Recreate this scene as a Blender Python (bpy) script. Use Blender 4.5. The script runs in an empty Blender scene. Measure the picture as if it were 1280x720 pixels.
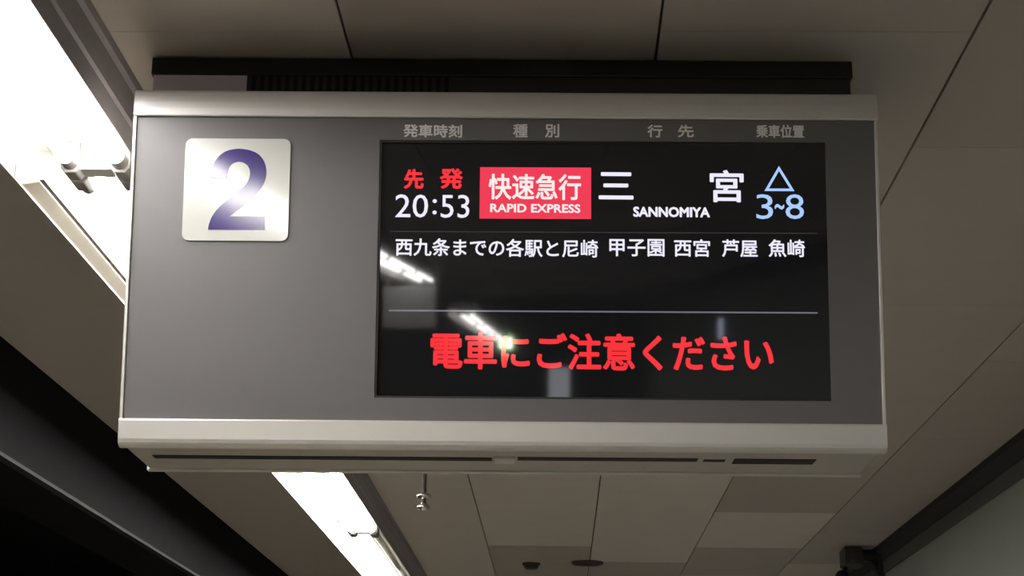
import bpy, bmesh, math, random
from mathutils import Vector, Matrix

S = bpy.context.scene
COL = S.collection
random.seed(7)
CZ = 1.605            # eye height of the photographer above the platform
CEIL = 3.0

# ------------------------------------------------------------------ camera
cam_data = bpy.data.cameras.new('camera')
cam_data.sensor_width = 36.0
cam_data.lens = 2031.0 / 1280.0 * 36.0
cam_data.clip_start = 0.05
cam = bpy.data.objects.new('camera', cam_data)
COL.objects.link(cam)
R = Matrix(((0.99953, -0.005234, 0.030193),
            (0.027227, -0.300436, -0.953413),
            (0.014061, 0.953788, -0.300152)))
cam.matrix_world = Matrix.Translation((0, 0, CZ)) @ R.to_4x4()
S.camera = cam

# ------------------------------------------------------------------ light and exposure
TUBE = 48.0            # emission of a lit fluorescent tube
SCREEN = 1.0           # emission of the display's picture
world = bpy.data.worlds.new('night')
world.use_nodes = True
world.node_tree.nodes['Background'].inputs[0].default_value = (0.9, 0.95, 1.0, 1)
world.node_tree.nodes['Background'].inputs[1].default_value = 0.0
S.world = world
S.view_settings.view_transform = 'Standard'
S.view_settings.look = 'None'
S.view_settings.exposure = 0.0
S.view_settings.gamma = 1.0
S.view_settings.use_curve_mapping = False

# ------------------------------------------------------------------ materials
def mat(name, col, rough=0.6, metal=0.0, spec=0.5, emit=None, strength=0.0, coat=0.0, noise=0.0, nscale=20.0, bump=0.0):
    m = bpy.data.materials.new(name)
    m.use_nodes = True
    nt = m.node_tree
    b = nt.nodes['Principled BSDF']
    b.inputs['Base Color'].default_value = (*col, 1)
    b.inputs['Roughness'].default_value = rough
    b.inputs['Metallic'].default_value = metal
    b.inputs['Specular IOR Level'].default_value = spec
    b.inputs['Coat Weight'].default_value = coat
    b.inputs['Coat Roughness'].default_value = 0.08
    if emit:
        b.inputs['Emission Color'].default_value = (*emit, 1)
        b.inputs['Emission Strength'].default_value = strength
    if noise or bump:
        tc = nt.nodes.new('ShaderNodeTexCoord')
        nz = nt.nodes.new('ShaderNodeTexNoise')
        nz.inputs['Scale'].default_value = nscale
        nz.inputs['Detail'].default_value = 6
        nt.links.new(tc.outputs['Object'], nz.inputs['Vector'])
        if noise:
            mx = nt.nodes.new('ShaderNodeMix')
            mx.data_type = 'RGBA'
            mx.inputs[6].default_value = (*[c * (1 - noise) for c in col], 1)
            mx.inputs[7].default_value = (*[min(1, c * (1 + noise)) for c in col], 1)
            nt.links.new(nz.outputs['Fac'], mx.inputs[0])
            nt.links.new(mx.outputs[2], b.inputs['Base Color'])
        if bump:
            bp = nt.nodes.new('ShaderNodeBump')
            bp.inputs['Strength'].default_value = bump
            bp.inputs['Distance'].default_value = 0.002
            nt.links.new(nz.outputs['Fac'], bp.inputs['Height'])
            nt.links.new(bp.outputs['Normal'], b.inputs['Normal'])
    return m

M = dict(
    panel_a=mat('ceiling_board', (0.51, 0.462, 0.418), 0.75, noise=0.05, nscale=6, bump=0.1),
    panel_b=mat('ceiling_board_grey', (0.47, 0.425, 0.383), 0.75, noise=0.05, nscale=6, bump=0.1),
    panel_c=mat('ceiling_board_pale', (0.70, 0.632, 0.57), 0.75, noise=0.05, nscale=6, bump=0.1),
    gap=mat('ceiling_gap', (0.05, 0.04, 0.035), 0.9, noise=0.1),
    bounce=mat('yellow_bounce_strip', (0.66, 0.56, 0.30), 0.5, noise=0.1),
    edge=mat('pale_bounce_edge', (0.70, 0.68, 0.64), 0.5, noise=0.1),
    floor=mat('platform_paving', (0.35, 0.335, 0.32), 0.5, noise=0.15, nscale=8),
    track=mat('track_bed', (0.05, 0.047, 0.045), 0.95, noise=0.3, nscale=12, bump=0.5),
    wall=mat('painted_wall', (0.27, 0.285, 0.25), 0.6, noise=0.06, nscale=3),
    tunnel=mat('tunnel_concrete', (0.07, 0.07, 0.072), 0.9, noise=0.3, nscale=3),
    beam=mat('black_painted_beam', (0.012, 0.011, 0.012), 0.95, spec=0.06, noise=0.2, nscale=5),
    lip=mat('beam_edge_angle', (0.035, 0.034, 0.033), 0.7, spec=0.15, noise=0.2, nscale=9),
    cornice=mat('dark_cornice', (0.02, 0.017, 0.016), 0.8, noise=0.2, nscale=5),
    wallshade=mat('wall_shade_band', (0.075, 0.072, 0.066), 0.7, noise=0.2, nscale=5),
    steel=mat('white_enamelled_steel', (0.62, 0.60, 0.56), 0.45, noise=0.04),
    skirt=mat('cream_enamelled_steel', (0.66, 0.60, 0.50), 0.5, noise=0.04),
    flank=mat('grey_enamelled_steel', (0.30, 0.28, 0.29), 0.45, noise=0.08),
    reflector=mat('lamp_reflector', (0.86, 0.85, 0.80), 0.35, noise=0.02),
    tube=mat('lit_tube', (0.9, 0.9, 0.9), 0.4, emit=(1.0, 0.965, 0.93), strength=TUBE),
    dead=mat('unlit_tube', (0.78, 0.75, 0.66), 0.25, noise=0.02),
    cap=mat('tube_end_cap', (0.30, 0.29, 0.28), 0.4, metal=0.5, noise=0.03),
    socket=mat('socket_plastic', (0.22, 0.205, 0.195), 0.5, noise=0.03),
    trim=mat('silver_trim', (0.66, 0.64, 0.61), 0.42, metal=0.5, noise=0.03, nscale=30),
    housing=mat('board_housing', (0.45, 0.42, 0.38), 0.5, metal=0.2, noise=0.04),
    face=mat('board_face', (0.122, 0.117, 0.119), 0.36, noise=0.03, nscale=40),
    mount=mat('mounting_box', (0.025, 0.022, 0.027), 0.4, noise=0.1),
    lightpatch=mat('lilac_light_patch', (0.72, 0.66, 0.74), 0.4, noise=0.05),
    black=mat('black_void', (0.006, 0.006, 0.006), 0.8, noise=0.1),
    bezel=mat('screen_bezel', (0.008, 0.008, 0.008), 0.4, noise=0.1),
    glass=mat('screen_glass', (0.010, 0.010, 0.011), 0.03, spec=0.5, emit=(0.0018, 0.0018, 0.0021), strength=SCREEN, noise=0.05),
    plate=mat('number_plate_white', (0.64, 0.64, 0.60), 0.095, noise=0.01),
    number=mat('number_blue', (0.040, 0.026, 0.17), 0.095, noise=0.02),
    print=mat('printed_grey', (0.85, 0.83, 0.80), 0.5, noise=0.03),
    white=mat('screen_white', (0.01, 0.01, 0.01), 0.05, emit=(0.86, 0.84, 1.0), strength=1.0 * SCREEN),
    dim=mat('screen_dim_line', (0.01, 0.01, 0.01), 0.05, emit=(0.16, 0.15, 0.18), strength=1.0 * SCREEN),
    faint=mat('screen_faint_line', (0.01, 0.01, 0.01), 0.05, emit=(0.035, 0.033, 0.04), strength=1.0 * SCREEN),
    red=mat('screen_red', (0.01, 0.002, 0.002), 0.05, emit=(0.95, 0.035, 0.045), strength=1.0 * SCREEN),
    badge=mat('screen_badge_red', (0.01, 0.002, 0.002), 0.05, emit=(0.86, 0.045, 0.09), strength=1.0 * SCREEN),
    badgew=mat('screen_badge_white', (0.01, 0.01, 0.01), 0.05, emit=(1.0, 0.84, 0.84), strength=1.0 * SCREEN),
    blue=mat('screen_blue', (0.002, 0.002, 0.01), 0.05, emit=(0.40, 0.60, 1.0), strength=1.0 * SCREEN),
    cctv=mat('camera_housing', (0.05, 0.045, 0.035), 0.5, noise=0.1),
    cblack=mat('camera_black', (0.01, 0.01, 0.012), 0.5, noise=0.1),
    chrome=mat('chrome', (0.75, 0.72, 0.66), 0.18, metal=1.0, noise=0.02),
    brown=mat('brown_fitting', (0.06, 0.045, 0.035), 0.6, noise=0.1),
    boxgrey=mat('pale_sign_box', (0.5, 0.5, 0.5), 0.5, noise=0.03),
    pillar=mat('lit_pillar', (0.6, 0.6, 0.62), 0.4, emit=(0.9, 0.93, 1.0), strength=3.5),
    bluelamp=mat('blue_white_lamp', (0.6, 0.6, 0.62), 0.4, emit=(0.75, 0.82, 1.0), strength=5.0),
    exit=mat('exit_face', (0.6, 0.7, 0.6), 0.4, emit=(0.8, 1.0, 0.62), strength=60.0),
)

# ------------------------------------------------------------------ helpers
def link(name, bm, m, parent=None, smooth=False):
    me = bpy.data.meshes.new(name)
    bmesh.ops.recalc_face_normals(bm, faces=bm.faces)
    bm.to_mesh(me)
    bm.free()
    for x in (m if isinstance(m, (list, tuple)) else [m]):
        me.materials.append(x)
    if smooth:
        for p in me.polygons:
            p.use_smooth = True
    o = bpy.data.objects.new(name, me)
    COL.objects.link(o)
    if parent:
        o.parent = parent
    return o

def empty(name, loc, label, cat, group=None, rot=(0, 0, 0)):
    o = bpy.data.objects.new(name, None)
    o.empty_display_size = 0.1
    COL.objects.link(o)
    o.location = loc
    o.rotation_euler = rot
    tag(o, label, cat, group)
    return o

def tag(o, label, cat, group=None):
    o['label'] = label
    o['category'] = cat
    if group:
        o['group'] = group

def struct(o):
    o['kind'] = 'structure'
    return o

def box(bm, x0, x1, y0, y1, z0, z1, bevel=0.0, mi=0, seg=2):
    vs = [bm.verts.new(p) for p in ((x0, y0, z0), (x1, y0, z0), (x1, y1, z0), (x0, y1, z0),
                                    (x0, y0, z1), (x1, y0, z1), (x1, y1, z1), (x0, y1, z1))]
    fs = [bm.faces.new([vs[i] for i in q]) for q in ((3, 2, 1, 0), (4, 5, 6, 7), (0, 1, 5, 4), (1, 2, 6, 5), (2, 3, 7, 6), (3, 0, 4, 7))]
    for f in fs:
        f.material_index = mi
    if bevel:
        es = set(e for f in fs for e in f.edges)
        bmesh.ops.bevel(bm, geom=list(es), offset=bevel, segments=seg, affect='EDGES', profile=0.5)
    return bm

def B(*a, **k):
    return box(bmesh.new(), *a, **k)

def extrude_profile(bm, pts, to3, a, b):
    """closed outline pts swept between positions a and b; to3(p, t) -> 3-D point"""
    va = [bm.verts.new(to3(p, a)) for p in pts]
    vb = [bm.verts.new(to3(p, b)) for p in pts]
    n = len(pts)
    bm.faces.new(va)
    bm.faces.new(vb[::-1])
    for i in range(n):
        bm.faces.new((va[i], va[(i + 1) % n], vb[(i + 1) % n], vb[i]))
    return bm

def cyl(bm, p, q, r, n=20, r2=None):
    p, q = Vector(p), Vector(q)
    d = (q - p).normalized()
    a = d.orthogonal().normalized()
    c = d.cross(a)
    r2 = r if r2 is None else r2
    A = [bm.verts.new(p + r * (a * math.cos(2 * math.pi * i / n) + c * math.sin(2 * math.pi * i / n))) for i in range(n)]
    Bv = [bm.verts.new(q + r2 * (a * math.cos(2 * math.pi * i / n) + c * math.sin(2 * math.pi * i / n))) for i in range(n)]
    bm.faces.new(A[::-1])
    bm.faces.new(Bv)
    for i in range(n):
        bm.faces.new((A[i], A[(i + 1) % n], Bv[(i + 1) % n], Bv[i]))
    return bm

def lathe(bm, prof, cx, cy, n=28):
    """profile of (radius, z), spun about a vertical axis"""
    rings = []
    for r, z in prof:
        rings.append([bm.verts.new((cx + max(r, 1e-4) * math.cos(2 * math.pi * i / n), cy + max(r, 1e-4) * math.sin(2 * math.pi * i / n), z)) for i in range(n)])
    for k in range(len(rings) - 1):
        for i in range(n):
            bm.faces.new((rings[k][i], rings[k][(i + 1) % n], rings[k + 1][(i + 1) % n], rings[k + 1][i]))
    bm.faces.new(rings[0][::-1])
    bm.faces.new(rings[-1])
    return bm

# ------------------------------------------------------------------ setting
Y0, Y1 = -30.0, 26.0
# ceiling: 0.6 x 1.2 m boards laid with staggered joints, a dark open gap between them
bm = bmesh.new()
box(bm, -1.80, 1.84, Y0, Y1, CEIL + 0.012, CEIL + 0.08, mi=3)
xs = [-1.80, -1.0165, -0.4165, 0.1835, 0.7775, 1.3925, 1.84]
for c in range(len(xs) - 1):
    first = 2.805 if c % 2 == 1 else 3.375     # joints of neighbouring columns are half a board apart
    k0 = int((Y0 - first) / 1.2) - 1
    k = k0
    while first + k * 1.2 < Y1:
        a, b = max(Y0, first + k * 1.2), min(Y1, first + (k + 1) * 1.2)
        k += 1
        if b - a < 0.05:
            continue
        tone = random.choice((0, 0, 0, 1, 1, 2))
        if c == 2 and 8.0 < a < 9.0: tone = 2
        if c == 2 and 9.2 < a < 10.4: tone = 1
        if c == 4 and 8.0 < a < 9.0: tone = 2
        if c == 3 and 6.0 < a < 10: tone = 2
        if c == 4 and 6.5 < a < 8.0: tone = 1
        if c == 0: tone = 0
        if c == 1: tone = 2  # whole column paler: brightness near the lamps painted into the boards
        e = 0.0001 if c == 0 else 0.0009
        box(bm, xs[c] + 0.0028, xs[c + 1] - 0.0028, a + e, b - e, CEIL, CEIL + 0.015, mi=tone)
struct(link('ceiling', bm, [M['panel_a'], M['panel_b'], M['panel_c'], M['gap']]))

bm = B(-1.75, 1.83, Y0, Y1, -0.25, 0.0)
struct(link('floor', bm, M['floor']))
bm = B(-1.30, -0.90, Y0, Y1, 0.0, 0.005)
struct(link('floor_bounce_strip', bm, M['bounce']))  # unseen strip, added to bounce lamp light up to the left ceiling
bm = B(-1.75, -1.45, Y0, Y1, 0.0, 0.004)
struct(link('floor_bounce_edge', bm, M['edge']))  # unseen pale line, added beside the strip for the same bounce
bm = B(-6.6, -1.75, Y0, Y1, -1.4, -1.15)
struct(link('floor_track', bm, M['track']))
bm = B(1.83, 2.05, Y0, Y1, -0.25, CEIL + 0.08)
struct(link('wall_right', bm, M['wall']))
bm = B(-6.8, -6.6, Y0, Y1, -1.4, 4.4)
struct(link('wall_left', bm, M['tunnel']))
bm = B(-6.8, 2.05, Y1, Y1 + 0.2, -1.4, 4.4)
struct(link('wall_front', bm, M['tunnel']))
bm = B(-6.8, 2.05, Y0 - 0.2, Y0, -1.4, 4.4)
struct(link('wall_back', bm, M['tunnel']))
bm = B(-6.8, -1.80, Y0, Y1, 4.2, 4.4)
struct(link('ceiling_track', bm, M['tunnel']))
# downstand beam over the platform edge with a steel angle along its lower arris
bm = B(-2.10, -1.80, Y0, Y1, 2.64, 4.2, bevel=0.004)
struct(link('trim_1', bm, M['beam']))
bm = bmesh.new()
extrude_profile(bm, [(-1.80, 2.648), (-1.796, 2.648), (-1.796, 2.636), (-1.83, 2.636), (-1.83, 2.64), (-1.80, 2.64)],
                lambda p, t: (p[0], t, p[1]), Y0, Y1)
struct(link('trim_2', bm, M['lip']))
# dark cove along the head of the right wall
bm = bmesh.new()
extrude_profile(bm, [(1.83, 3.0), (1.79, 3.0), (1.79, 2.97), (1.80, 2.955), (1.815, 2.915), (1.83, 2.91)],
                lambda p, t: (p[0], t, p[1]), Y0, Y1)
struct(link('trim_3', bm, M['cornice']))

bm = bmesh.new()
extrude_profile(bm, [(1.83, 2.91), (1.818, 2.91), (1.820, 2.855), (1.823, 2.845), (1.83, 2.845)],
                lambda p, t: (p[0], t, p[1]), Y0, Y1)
struct(link('trim_4', bm, M['wallshade']))  # dark strip painting in the shade that fades down the upper wall

# ------------------------------------------------------------------ departure board
TILT = math.radians(8.0)
ST, CT = math.sin(TILT), math.cos(TILT)
SLOPE = 0.0045
board = empty('departure_board', (-0.10215, 2.84, 2.52987),
              'large grey station departure board with lit screen and number 2, hung from the ceiling', 'departure board',
              rot=(0, -SLOPE, math.radians(1.15)))

def F(u, v, d=0.0):
    """point on the leaning front face: u to the right, v up, d out towards the viewer"""
    return Vector((u, -v * ST - d * CT, v * CT - d * ST))

def fbox(bm, u0, u1, v0, v1, d0, d1, bevel=0.0):
    b2 = bmesh.new()
    box(b2, u0, u1, v0, v1, d0, d1, bevel)
    for v in b2.verts:
        v.co = F(*v.co)
    tmp = bpy.data.meshes.new('tmp')
    b2.to_mesh(tmp)
    b2.free()
    bm.from_mesh(tmp)
    bpy.data.meshes.remove(tmp)
    return bm

def FB(*a, **k):
    return fbox(bmesh.new(), *a, **k)

UL, UR, VT, VB = -0.698, 0.690, 0.342, -0.3236
# housing: a wedge whose two faces lean outwards at the top
zt, zb = VT * CT, VB * CT
yt, yb = -VT * ST, -VB * ST
DEPTH = 0.25
prof = [(yt + 0.012, zt - 0.001), (yb + 0.012, zb + 0.004), (yb + DEPTH - 0.012, zb + 0.004), (yb + DEPTH + (yb - yt) - 0.012, zt - 0.001)]
bm = bmesh.new()
extrude_profile(bm, prof, lambda p, t: (t, p[0], p[1]), UL + 0.003, UR - 0.003)
bmesh.ops.bevel(bm, geom=list(bm.edges), offset=0.004, segments=2, affect='EDGES', profile=0.5)
housing = link('housing', bm, M['housing'], board)

# front panel with an opening for the screen
SU0, SU1, SV0, SV1 = -0.2370, 0.5926, -0.2335, 0.2490
PV0, PV1 = -0.2753, 0.2910
bm = bmesh.new()
fbox(bm, UL + 0.006, SU0, PV0, PV1, -0.0125, 0.0)
fbox(bm, SU1, UR - 0.006, PV0, PV1, -0.0125, 0.0)
fbox(bm, SU0, SU1, SV1, PV1, -0.0125, 0.0)
fbox(bm, SU0, SU1, PV0, SV0, -0.0125, 0.0)
bmesh.ops.remove_doubles(bm, verts=bm.verts, dist=1e-5)
link('front_panel', bm, M['face'], board)

# trims: rounded extrusions along top and bottom, thin strips down the sides
def face_profile(pts, u0, u1):
    b = bmesh.new()
    extrude_profile(b, pts, lambda p, t: F(t, p[0], p[1]), u0, u1)
    return b
bm = face_profile([(PV1, -0.012), (PV1, 0.0065), (PV1 + 0.002, 0.008), (PV1 + 0.015, 0.0078), (PV1 + 0.027, 0.0068), (PV1 + 0.038, 0.005), (PV1 + 0.046, 0.003), (VT - 0.001, 0.0005), (VT, -0.002), (VT, -0.012)], UL, UR)
link('top_trim', bm, M['trim'], board)
bm = face_profile([(PV0, -0.012), (PV0, 0.006), (PV0 - 0.003, 0.008), (VB + 0.012, 0.008), (VB + 0.005, 0.0065), (VB + 0.001, 0.002), (VB - 0.003, -0.006), (VB - 0.004, -0.016), (VB + 0.004, -0.016)], UL, UR)
link('bottom_trim', bm, M['trim'], board)
for a, b in ((UL, UL + 0.006), (UR - 0.006, UR)):
    link('side_trim', FB(a, b, PV0, PV1, -0.012, 0.005, bevel=0.001), M['trim'], board)

# screen
LEAN = 0.0098        # the display module sits turned a hair to the left inside its opening
bm = FB(SU0, SU1, SV0, SV1, -0.014, -0.006)
screen = link('screen', bm, M['glass'], board)
bm = bmesh.new()
AU0, AU1, AV0, AV1 = SU0 + 0.018, SU1 - 0.010, SV0 + 0.004, SV1 - 0.004
bz = 0.004
fbox(bm, SU0, SU0 + bz, SV0, SV1, -0.006, -0.0035)
fbox(bm, SU1 - bz, SU1, SV0, SV1, -0.006, -0.0035)
fbox(bm, SU0 + bz, SU1 - bz, SV1 - bz, SV1, -0.006, -0.0035)
fbox(bm, SU0 + bz, SU1 - bz, SV0, SV0 + bz, -0.006, -0.0035)
link('screen_bezel', bm, M['bezel'], screen)

def text_mesh(body):
    cu = bpy.data.curves.new('lettering', 'FONT')
    cu.body = body
    cu.resolution_u = 3
    ob = bpy.data.objects.new('lettering', cu)
    COL.objects.link(ob)
    bpy.context.view_layer.update()
    me = bpy.data.meshes.new_from_object(ob.evaluated_get(bpy.context.evaluated_depsgraph_get()))
    bpy.data.objects.remove(ob)
    bpy.data.curves.remove(cu)
    return me

def lettering(name, body, u0, v0, u1, v1, m, d, parent, bold=0.0):
    """letters fitted to a rectangle of the face; bold thickens every stroke by that many metres"""
    me = text_mesh(body)
    X = [v.co.x for v in me.vertices]
    Yv = [v.co.y for v in me.vertices]
    x0, x1, y0, y1 = min(X), max(X), min(Yv), max(Yv)
    b = bold
    pts = [(u0 + b + (v.co.x - x0) / (x1 - x0) * (u1 - u0 - 2 * b), v0 + b + (v.co.y - y0) / (y1 - y0) * (v1 - v0 - 2 * b)) for v in me.vertices]
    faces = [tuple(p.vertices) for p in me.polygons]
    bpy.data.meshes.remove(me)
    verts, polys = [], []
    offs = [(0, 0)] if not b else [(b * math.cos(a * math.pi / 4), b * math.sin(a * math.pi / 4)) for a in range(8)]
    for k, (du, dv) in enumerate(offs):
        base = len(verts)
        verts += [F(u + du, w + dv - SLOPE * u, d + k * 0.00004) for u, w in pts]
        polys += [tuple(base + i for i in f) for f in faces]
    me = bpy.data.meshes.new(name)
    me.from_pydata(verts, [], polys)
    me.materials.append(m)
    o = bpy.data.objects.new(name, me)
    COL.objects.link(o)
    o.parent = parent
    return o

D1 = -0.0052     # picture layer, just in front of the glass
# printed column headings above the screen
for s, bx in (('発車時刻', (-0.1934, 0.2531, -0.0835, 0.2785)), ('種', (0.0113, 0.2548, 0.0389, 0.2810)), ('別', (0.0710, 0.2554, 0.0979, 0.2816)),
              ('行', (0.2619, 0.2575, 0.2902, 0.2821)), ('先', (0.3186, 0.2581, 0.3484, 0.2827)), ('乗車位置', (0.4645, 0.2592, 0.5538, 0.2845))):
    lettering('column_heading', s, *bx, M['print'], 0.0006, board, bold=0.0007)
lettering('first_departure_text', '先', -0.1912, 0.1564, -0.1540, 0.1945, M['red'], D1, screen, 0.0014)
lettering('first_departure_text', '発', -0.1243, 0.1572, -0.0812, 0.1968, M['red'], D1, screen, 0.0014)
lettering('departure_time_text', '20', -0.2063, 0.1022, -0.1452, 0.1461, M['white'], D1, screen, 0.0001)
lettering('departure_time_text', ':', -0.1370, 0.1085, -0.1290, 0.1375, M['white'], D1, screen)
lettering('departure_time_text', '53', -0.1215, 0.1022, -0.0684, 0.1461, M['white'], D1, screen, 0.0001)
# red train-type badge
bm = bmesh.new()
fbox(bm, -0.0495, 0.1574, 0.1018, 0.1995, -0.006, D1)
link('train_type_badge', bm, M['badge'], screen)
lettering('train_type_text', '快速急行', -0.0334, 0.1376, 0.1388, 0.1870, M['badgew'], D1 + 0.0006, screen, 0.0009)
lettering('train_type_latin_text', 'RAPID EXPRESS', -0.0298, 0.1134, 0.1375, 0.1300, M['badgew'], D1 + 0.0006, screen, 0.0007)
lettering('destination_text', '三', 0.1714, 0.1400, 0.2359, 0.1917, M['white'], D1, screen, 0.0012)
lettering('destination_text', '宮', 0.3774, 0.1362, 0.4403, 0.1977, M['white'], D1, screen, 0.0012)
lettering('destination_latin_text', 'SANNOMIYA', 0.2352, 0.1071, 0.3771, 0.1267, M['white'], D1, screen, 0.0010)
# boarding position: triangle outline and car numbers
bm = bmesh.new()
def tri_ring(bm, u0, u1, v0, v1, w, d0, d1):
    c = [Vector((u0, v0)), Vector((u1, v0)), Vector(((u0 + u1) / 2, v1))]
    L = [(c[1] - c[2]).length, (c[2] - c[0]).length, (c[0] - c[1]).length]
    inc = (c[0] * L[0] + c[1] * L[1] + c[2] * L[2]) / sum(L)
    area = (u1 - u0) * (v1 - v0) / 2
    rin = 2 * area / sum(L)
    k = 1 - w / rin
    inn = [inc + (p - inc) * k for p in c]
    o1 = [bm.verts.new(F(p.x, p.y, d1)) for p in c]
    i1 = [bm.verts.new(F(p.x, p.y, d1)) for p in inn]
    for i in range(3):
        j = (i + 1) % 3
        bm.faces.new((o1[i], o1[j], i1[j], i1[i]))
tri_ring(bm, 0.4783, 0.5338, 0.1562, 0.2040, 0.0048, -0.006, D1)
link('boarding_position_mark', bm, M['blue'], screen)
lettering('car_number_text', '3', 0.4628, 0.1052, 0.4938, 0.1521, M['blue'], D1, screen)
lettering('car_range_mark', '~', 0.4968, 0.1235, 0.5145, 0.1340, M['blue'], D1, screen, 0.0006)
lettering('car_number_text', '8', 0.5167, 0.1058, 0.5507, 0.1527, M['blue'], D1, screen)
link('divider_line', FB(-0.2154, 0.5742, 0.0758, 0.0774, -0.006, D1), M['faint'], screen)
link('divider_line', FB(-0.2146, 0.5715, -0.0731, -0.0703, -0.006, D1), M['dim'], screen)
for s, bx in (('西九条までの各駅と尼崎', (-0.2043, 0.0297, 0.1704, 0.0635)), ('甲子園', (0.1910, 0.0327, 0.2927, 0.0657)), ('西宮', (0.3103, 0.0330, 0.3766, 0.0661)),
              ('芦屋', (0.3986, 0.0333, 0.4641, 0.0663)), ('魚崎', (0.4840, 0.0342, 0.5509, 0.0672))):
    lettering('stops_text', s, *bx, M['white'], D1, screen, 0.0006)
lettering('warning_text', '電車にご注意ください', -0.1367, -0.1799, 0.4902, -0.1108, M['red'], D1, screen, 0.0018)

NORMAL = Vector((0.0, -CT, -ST))
for o in [screen] + [c for c in COL.objects if c.parent == screen]:
    if o.name.startswith('screen_bezel'):
        continue
    for v in o.data.vertices:
        v.co += NORMAL * (LEAN * (v.co.x - (SU0 + SU1) / 2))

# platform number plate
def rounded(u0, u1, v0, v1, r, n=6):
    pts = []
    for cx, cy, a0 in ((u1 - r, v1 - r, 0), (u0 + r, v1 - r, 90), (u0 + r, v0 + r, 180), (u1 - r, v0 + r, 270)):
        for i in range(n + 1):
            a = math.radians(a0 + 90 * i / n)
            pts.append((cx + r * math.cos(a), cy + r * math.sin(a)))
    return pts
bm = bmesh.new()
extrude_profile(bm, rounded(-0.5985, -0.4025, 0.0545, 0.2485, 0.013), lambda p, t: F(p[0], p[1], t), -0.002, 0.004)
plate = link('number_plate', bm, M['plate'], board)
two = [(-0.55, 0.1691), (-0.5492, 0.182), (-0.5449, 0.1973), (-0.5362, 0.211), (-0.5234, 0.2214), (-0.5069, 0.226), (-0.4937, 0.2265), (-0.4769, 0.2236), (-0.4617, 0.2162), (-0.4513, 0.2034), (-0.4463, 0.1865), (-0.4473, 0.1695), (-0.4528, 0.1559), (-0.4622, 0.1423), (-0.4748, 0.1286), (-0.4892, 0.116), (-0.502, 0.1064), (-0.5116, 0.0979), (-0.4463, 0.0983), (-0.4453, 0.0728), (-0.5507, 0.0722), (-0.5489, 0.084), (-0.543, 0.0992), (-0.5321, 0.1145), (-0.5194, 0.1264), (-0.505, 0.1384), (-0.4906, 0.1504), (-0.4811, 0.1624), (-0.4767, 0.176), (-0.4778, 0.1878), (-0.4842, 0.1969), (-0.4943, 0.2013), (-0.5042, 0.2005), (-0.5123, 0.1953), (-0.5169, 0.1857), (-0.5185, 0.1694)]
def smooth(pts, corners, n=5):
    """Catmull-Rom through pts, kept sharp at the listed corners"""
    out = []
    N = len(pts)
    for k in range(N):
        p1, p2 = Vector(pts[k]), Vector(pts[(k + 1) % N])
        p0 = p1 - (p2 - p1) if k in corners else Vector(pts[k - 1])
        p3 = p2 + (p2 - p1) if (k + 1) % N in corners else Vector(pts[(k + 2) % N])
        if k in corners and (k + 1) % N in corners:
            out.append(tuple(p1))
            continue
        for q in range(n):
            t = q / n
            out.append(tuple(0.5 * ((2 * p1) + (p2 - p0) * t + (2 * p0 - 5 * p1 + 4 * p2 - p3) * t * t + (3 * p1 - p0 - 3 * p2 + p3) * t ** 3)))
    return out
two = smooth(two, {0, 17, 18, 19, 20, 35})
bm = bmesh.new()
extrude_profile(bm, two, lambda p, t: F(p[0], p[1] - SLOPE * p[0], t), 0.0038, 0.0046)
link('platform_number', bm, M['number'], plate)

# mounting box between the board and the ceiling, with a louvred stretch
MZ1 = CEIL - 2.52987 - 0.0035
mx0, mx1, my0, my1 = -0.700, 0.672, 0.085, 0.275
mount = link('mounting_box', B(mx0, mx1, my0, my1, zt - 0.004, MZ1, bevel=0.003), M['mount'], board)
bm = bmesh.new()
for i in range(24):
    x = -0.505 + i * 0.0165
    box(bm, x, x + 0.008, my0 - 0.0012, my0 + 0.004, zt + 0.012, MZ1 - 0.035)
link('louvre', bm, M['black'], mount)
link('ceiling_collar', B(mx0 - 0.004, mx1 + 0.004, my0 - 0.006, my1 + 0.006, MZ1 - 0.036, MZ1, bevel=0.002), M['bezel'], mount)
link('light_patch', B(mx0 + 0.001, -0.515, my0 - 0.003, my0 + 0.004, zt + 0.002, MZ1 - 0.036, bevel=0.001), M['lightpatch'], mount)  # pale patch: light on the box's lower left, put into its colour

# slots and cover strip on the underside
zu = zb + 0.004
for x0, x1, y0, y1 in ((-0.66, -0.024, 0.148, 0.176), (0.024, 0.360, 0.140, 0.168), (0.372, 0.412, 0.150, 0.168), (0.428, 0.580, 0.140, 0.185)):
    bm = B(x0, x1, y0, y1, zu - 0.0012, zu + 0.006)
    link('underside_slot', bm, M['black'], board)
link('cover_latch', B(-0.020, 0.020, 0.135, 0.180, zu - 0.006, zu + 0.004, bevel=0.002), M['trim'], board)
link('back_trim', B(UL, UR, yb + DEPTH - 0.022, yb + DEPTH - 0.006, zu - 0.005, zu + 0.03, bevel=0.002), M['trim'], board)

# ------------------------------------------------------------------ fluorescent light row
LEN = 2.43
XL, XR, ZLIP, ZPAN = -1.168, -0.88, 2.857, 2.915
XT = (-1.030, -0.925)
RT, ZT_ = 0.0165, 2.867

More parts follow.
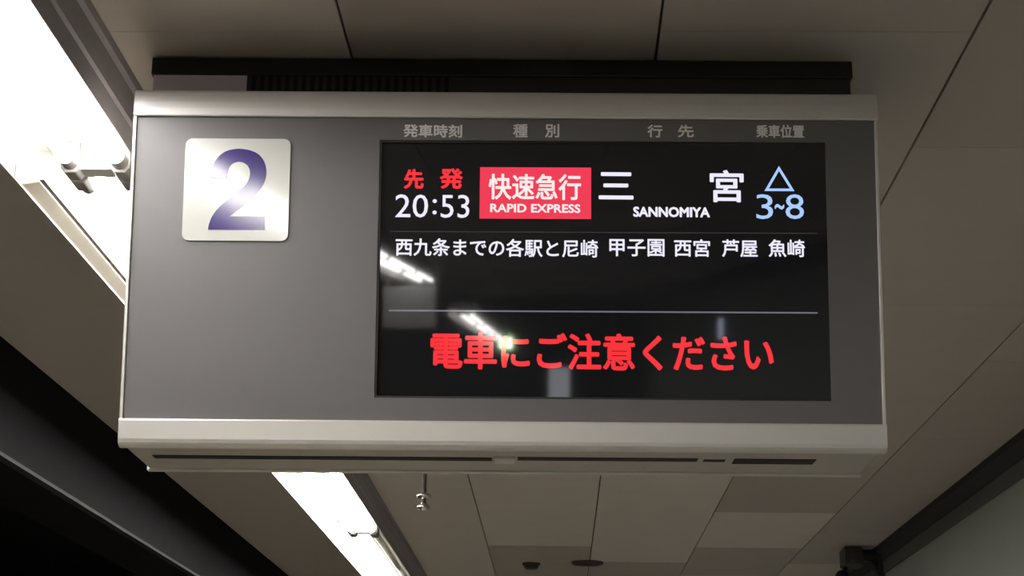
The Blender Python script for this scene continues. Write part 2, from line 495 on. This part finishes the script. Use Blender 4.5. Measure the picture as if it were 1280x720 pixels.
def make_fixture(dead=False, skirt=False):
    root = empty('fluorescent_light', (0, 0, 0), '', 'ceiling light', 'fluorescent lights in one row along the platform')
    y0, y1 = 0.002, LEN - 0.002
    out = [(XL, 3.0), (XL, ZLIP), (XL + 0.003, ZLIP), (XL + 0.003, ZPAN + 0.006),
           (XR - 0.003, ZPAN + 0.006), (XR - 0.003, ZLIP),
           (XR, ZLIP), (XR, ZLIP + 0.045), (XR + 0.006, ZLIP + 0.050), (XR + 0.006, ZLIP + 0.066), (XR, ZLIP + 0.071), (XR, ZLIP + 0.118), (XR + 0.010, ZLIP + 0.122), (XR + 0.010, 3.0)]
    bm = bmesh.new()
    extrude_profile(bm, out, lambda p, t: (p[0], t, p[1]), y0, y1)
    link('housing', bm, M['flank'], root)
    bm = bmesh.new()
    pan = [(XL + 0.004, ZPAN - 0.034), (XL + 0.05, ZPAN), (XR - 0.05, ZPAN), (XR - 0.004, ZPAN - 0.034)]
    extrude_profile(bm, pan + [(x, z + 0.003) for x, z in pan[::-1]], lambda p, t: (p[0], t, p[1]), y0, y1)
    link('reflector', bm, M['reflector'], root)
    bm = B(XL, XL + 0.002, y0, y1, ZLIP - 0.005, ZLIP)
    link('lip', bm, M['steel'], root)
    if skirt:       # sloping skirt along the left side: the tubes only graze it
        bm = bmesh.new()
        sk = [(XL + 0.002, ZLIP), (XL + 0.040, ZLIP + 0.006), (XL + 0.040, ZLIP + 0.009), (XL + 0.002, ZLIP + 0.003)]
        extrude_profile(bm, sk, lambda p, t: (p[0], t, p[1]), y0 + 0.05, y1)
        o = link('skirt', bm, M['skirt'], root)
        o['label'] = 'tan side skirt'
        bm = B(XL + 0.040, XL + 0.050, y0 + 0.05, y1, ZLIP + 0.0095, ZLIP + 0.0125)
        link('skirt_dark_strip', bm, M['brown'], root)  # narrow dark strip along the skirt's inner edge
    # spine between the two tubes
    bm = bmesh.new()
    xm = (XT[0] + XT[1]) / 2
    extrude_profile(bm, [(xm - 0.022, ZPAN), (xm - 0.010, ZT_ + 0.012), (xm + 0.010, ZT_ + 0.012), (xm + 0.022, ZPAN)], lambda p, t: (p[0], t, p[1]), y0 + 0.05, y1 - 0.05)
    link('spine', bm, M['reflector'], root)
    for i, x in enumerate(XT):
        off = dead and i == 1
        bm = bmesh.new()
        cyl(bm, (x, 0.088, ZT_), (x, LEN - 0.088, ZT_), RT, 24)
        t = link('tube', bm, M['dead' if off else 'tube'], root, smooth=True)
        if off:
            t['label'] = 'cream unlit fluorescent tube'
        for a, b in ((0.055, 0.090), (LEN - 0.090, LEN - 0.055)):
            bm = bmesh.new()
            cyl(bm, (x, a, ZT_), (x, b, ZT_), RT + 0.001, 24)
            link('end_cap', bm, M['cap'], t, smooth=False)
        for s in (0, 1):
            a, b = (0.006, 0.056) if s == 0 else (LEN - 0.056, LEN - 0.006)
            bm = bmesh.new()
            prof = [(x - 0.016, ZPAN), (x - 0.022, ZT_ + 0.004), (x - 0.021, ZT_ - 0.012), (x - 0.012, ZT_ - 0.023), (x + 0.012, ZT_ - 0.023), (x + 0.021, ZT_ - 0.012), (x + 0.022, ZT_ + 0.004), (x + 0.016, ZPAN)]
            extrude_profile(bm, prof, lambda p, t: (p[0], t, p[1]), a, b)
            bmesh.ops.bevel(bm, geom=list(bm.edges), offset=0.003, segments=2, affect='EDGES', profile=0.5)
            link('socket', bm, M['socket'], root)
    bm = B(XT[0] + 0.016, XT[1] - 0.016, LEN - 0.050, LEN - 0.003, ZT_ - 0.014, ZPAN + 0.001, bevel=0.003)
    link('joint_plate', bm, M['steel'], root)
    return root

def copy_tree(o, parent=None):
    c = o.copy()
    COL.objects.link(c)
    if parent:
        c.parent = parent
    for ch in [x for x in list(COL.objects) if x.parent == o]:
        copy_tree(ch, c)
    return c

LAB = {0: 'twin-tube ceiling light at the top left corner, nearest to the viewer',
       1: 'twin-tube ceiling light with tan inner side running behind the left edge of the departure board',
       2: 'twin-tube ceiling light whose far end shows just below the departure board',
       3: 'ceiling light with one cream unlit tube, at the bottom edge below the departure board',
       4: 'farthest ceiling light, only its start shows at the bottom edge',
       -1: 'bright ceiling light overhead reflected as glare in the number 2 plate',
       -2: 'ceiling light behind the viewer, its glare falls left of the screen',
       -3: 'ceiling light reflected as bright slanting bars at the screen left edge',
       -4: 'ceiling light reflected as the lower tip of the slanting bars in the screen',
       -5: 'far light reflected in the screen just past the pale hanging sign box',
       -6: 'far light reflected in the screen as the middle of the thin line of light',
       -7: 'farthest reflected light, end of the thin line of light in the screen',
       }
proto = make_fixture()
hung = None
proto.location = (0, 3.2 - LEN, 0)
proto['label'] = LAB[0]
for k in range(-7, 5):
    if k == 0:
        continue
    if k < -4:      # three lights on rods under a ceiling that steps down
        if hung is None:
            hung = make_fixture()
            for yy in (0.4, 2.0):
                link('rod', cyl(bmesh.new(), (-1.02, yy, 2.995), (-1.02, yy, 3.20), 0.008), M['flank'], hung)
            o = hung
        else:
            o = copy_tree(hung)
        n = -4 - k
        start = Vector((-0.75 + 0.092 * n, -12.0 - 2.43 * n, 2.60 - 0.11 * n))
        rot = Matrix.Rotation(0.038, 4, 'Z') @ Matrix.Rotation(0.0453, 4, 'X')
        o.matrix_world = Matrix.Translation(start - (rot @ Vector((-0.978, 0, 2.867)))) @ rot
    else:
        o = make_fixture(k == 3, k == 1) if k in (1, 3) else copy_tree(proto)
        o.location = (0, 3.2 - LEN + k * LEN, 0)
    o['label'] = LAB[k]

# ------------------------------------------------------------------ small things on the ceiling
o = empty('ceiling_speaker', (0.17, 10.03, CEIL), 'flat dark round grille on the ceiling near the bottom edge', 'ceiling speaker')
bm = lathe(bmesh.new(), [(0.098, 0.0), (0.100, -0.006), (0.090, -0.014), (0.082, -0.014)], 0, 0)
link('rim', bm, M['brown'], o)
bm = lathe(bmesh.new(), [(0.082, -0.010), (0.07, -0.013), (0.03, -0.016), (0.0, -0.017)], 0, 0)
link('grille', bm, M['cblack'], o, smooth=True)
o = empty('smoke_detector', (-0.175, 10.10, CEIL), 'small brown round detector on the ceiling, left of the dark round grille', 'smoke detector')
bm = lathe(bmesh.new(), [(0.056, 0.0), (0.056, -0.010), (0.050, -0.014)], 0, 0)
link('base', bm, M['brown'], o)
bm = lathe(bmesh.new(), [(0.046, -0.013), (0.044, -0.028), (0.034, -0.036), (0.0, -0.038)], 0, 0)
link('sensing_head', bm, M['brown'], o)
# drop pipe with two bright discs
o = empty('sprinkler', (-0.530, 6.27, CEIL), 'small hanging sprinkler with two bright glints, right of the far ceiling light', 'sprinkler')
link('pipe', cyl(bmesh.new(), (0, 0, 0), (0, 0, -0.30), 0.009), M['brown'], o, smooth=True)
bm = lathe(bmesh.new(), [(0.012, -0.262), (0.026, -0.266), (0.028, -0.276), (0.012, -0.286)], 0, 0)
link('escutcheon', bm, M['chrome'], o, smooth=True)
bm = lathe(bmesh.new(), [(0.010, -0.296), (0.024, -0.312), (0.026, -0.320), (0.008, -0.330)], 0, 0)
link('deflector', bm, M['chrome'], o, smooth=True)

# surveillance camera on the right wall
o = empty('surveillance_camera', (1.83, 9.30, 2.93), 'dark surveillance camera on a wall arm at the bottom right', 'surveillance camera')
link('wall_bracket', B(-0.035, 0.0, -0.06, 0.06, -0.10, 0.06, bevel=0.006), M['cblack'], o)
bm = bmesh.new()
cyl(bm, (-0.02, 0, 0.025), (-0.13, 0, 0.020), 0.034)
cyl(bm, (-0.01, 0, -0.095), (-0.085, 0, 0.010), 0.020)
link('arm', bm, M['cblack'], o)
bm = B(-0.228, -0.118, -0.06, 0.10, -0.045, 0.060, bevel=0.012)
link('camera_body', bm, M['cctv'], o)
bm = bmesh.new()
cyl(bm, (-0.182, -0.058, 0.008), (-0.182, -0.078, 0.008), 0.026)
link('lens', bm, M['cctv'], o)
bm = bmesh.new()
bmesh.ops.create_uvsphere(bm, u_segments=20, v_segments=12, radius=0.040, matrix=Matrix.Translation((-0.232, 0, -0.100)))
cyl(bm, (-0.205, 0, -0.03), (-0.225, 0, -0.08), 0.012)
link('infrared_lamp', bm, M['cblack'], o, smooth=True)

# ------------------------------------------------------------------ things behind the viewer that the screen mirrors
o = empty('hanging_sign', (-1.02, -7.55, 2.77), 'pale hanging sign box reflected at the screen left side under the slanting light bars', 'hanging sign')
link('sign_box', B(-0.22, 0.22, -0.15, 0.15, -0.34, 0.0, bevel=0.01), M['boxgrey'], o)
for x in (-0.195, 0.19):
    link('hanger', cyl(bmesh.new(), (x, 0, -0.003), (x, 0, 0.229), 0.010), M['flank'], o)
o = empty('light_pillar', (0.26, -10.0, 0.0), 'slim pale lit pillar reflected under the red warning text', 'pillar')
link('base', B(-0.13, 0.13, -0.13, 0.13, 0.0, 0.12, bevel=0.01), M['flank'], o)
link('lit_column', B(-0.10, 0.10, -0.10, 0.10, 0.12, 2.06, bevel=0.012), M['pillar'], o)
o = empty('wall_lamp', (1.83, -9.56, 2.45), 'small bluish upright lamp reflected right of centre in the screen', 'lamp')
link('back_plate', B(-0.03, 0.0, -0.05, 0.05, -0.12, 0.12, bevel=0.005), M['flank'], o)
link('lamp_tube', cyl(bmesh.new(), (-0.055, 0, -0.10), (-0.055, 0, 0.10), 0.026), M['bluelamp'], o, smooth=True)
o = empty('exit_light', (-0.39, -20.0, 2.27), 'small greenish lit sign reflected above the red warning text', 'exit light')
link('sign_case', B(-0.13, 0.13, -0.05, 0.04, -0.16, 0.05, bevel=0.008), M['flank'], o)
link('lit_face', B(-0.10, 0.10, 0.038, 0.046, -0.14, 0.03, bevel=0.003), M['exit'], o)
link('hanger', cyl(bmesh.new(), (0, 0, 0.048), (0, 0, 0.728), 0.012), M['flank'], o)
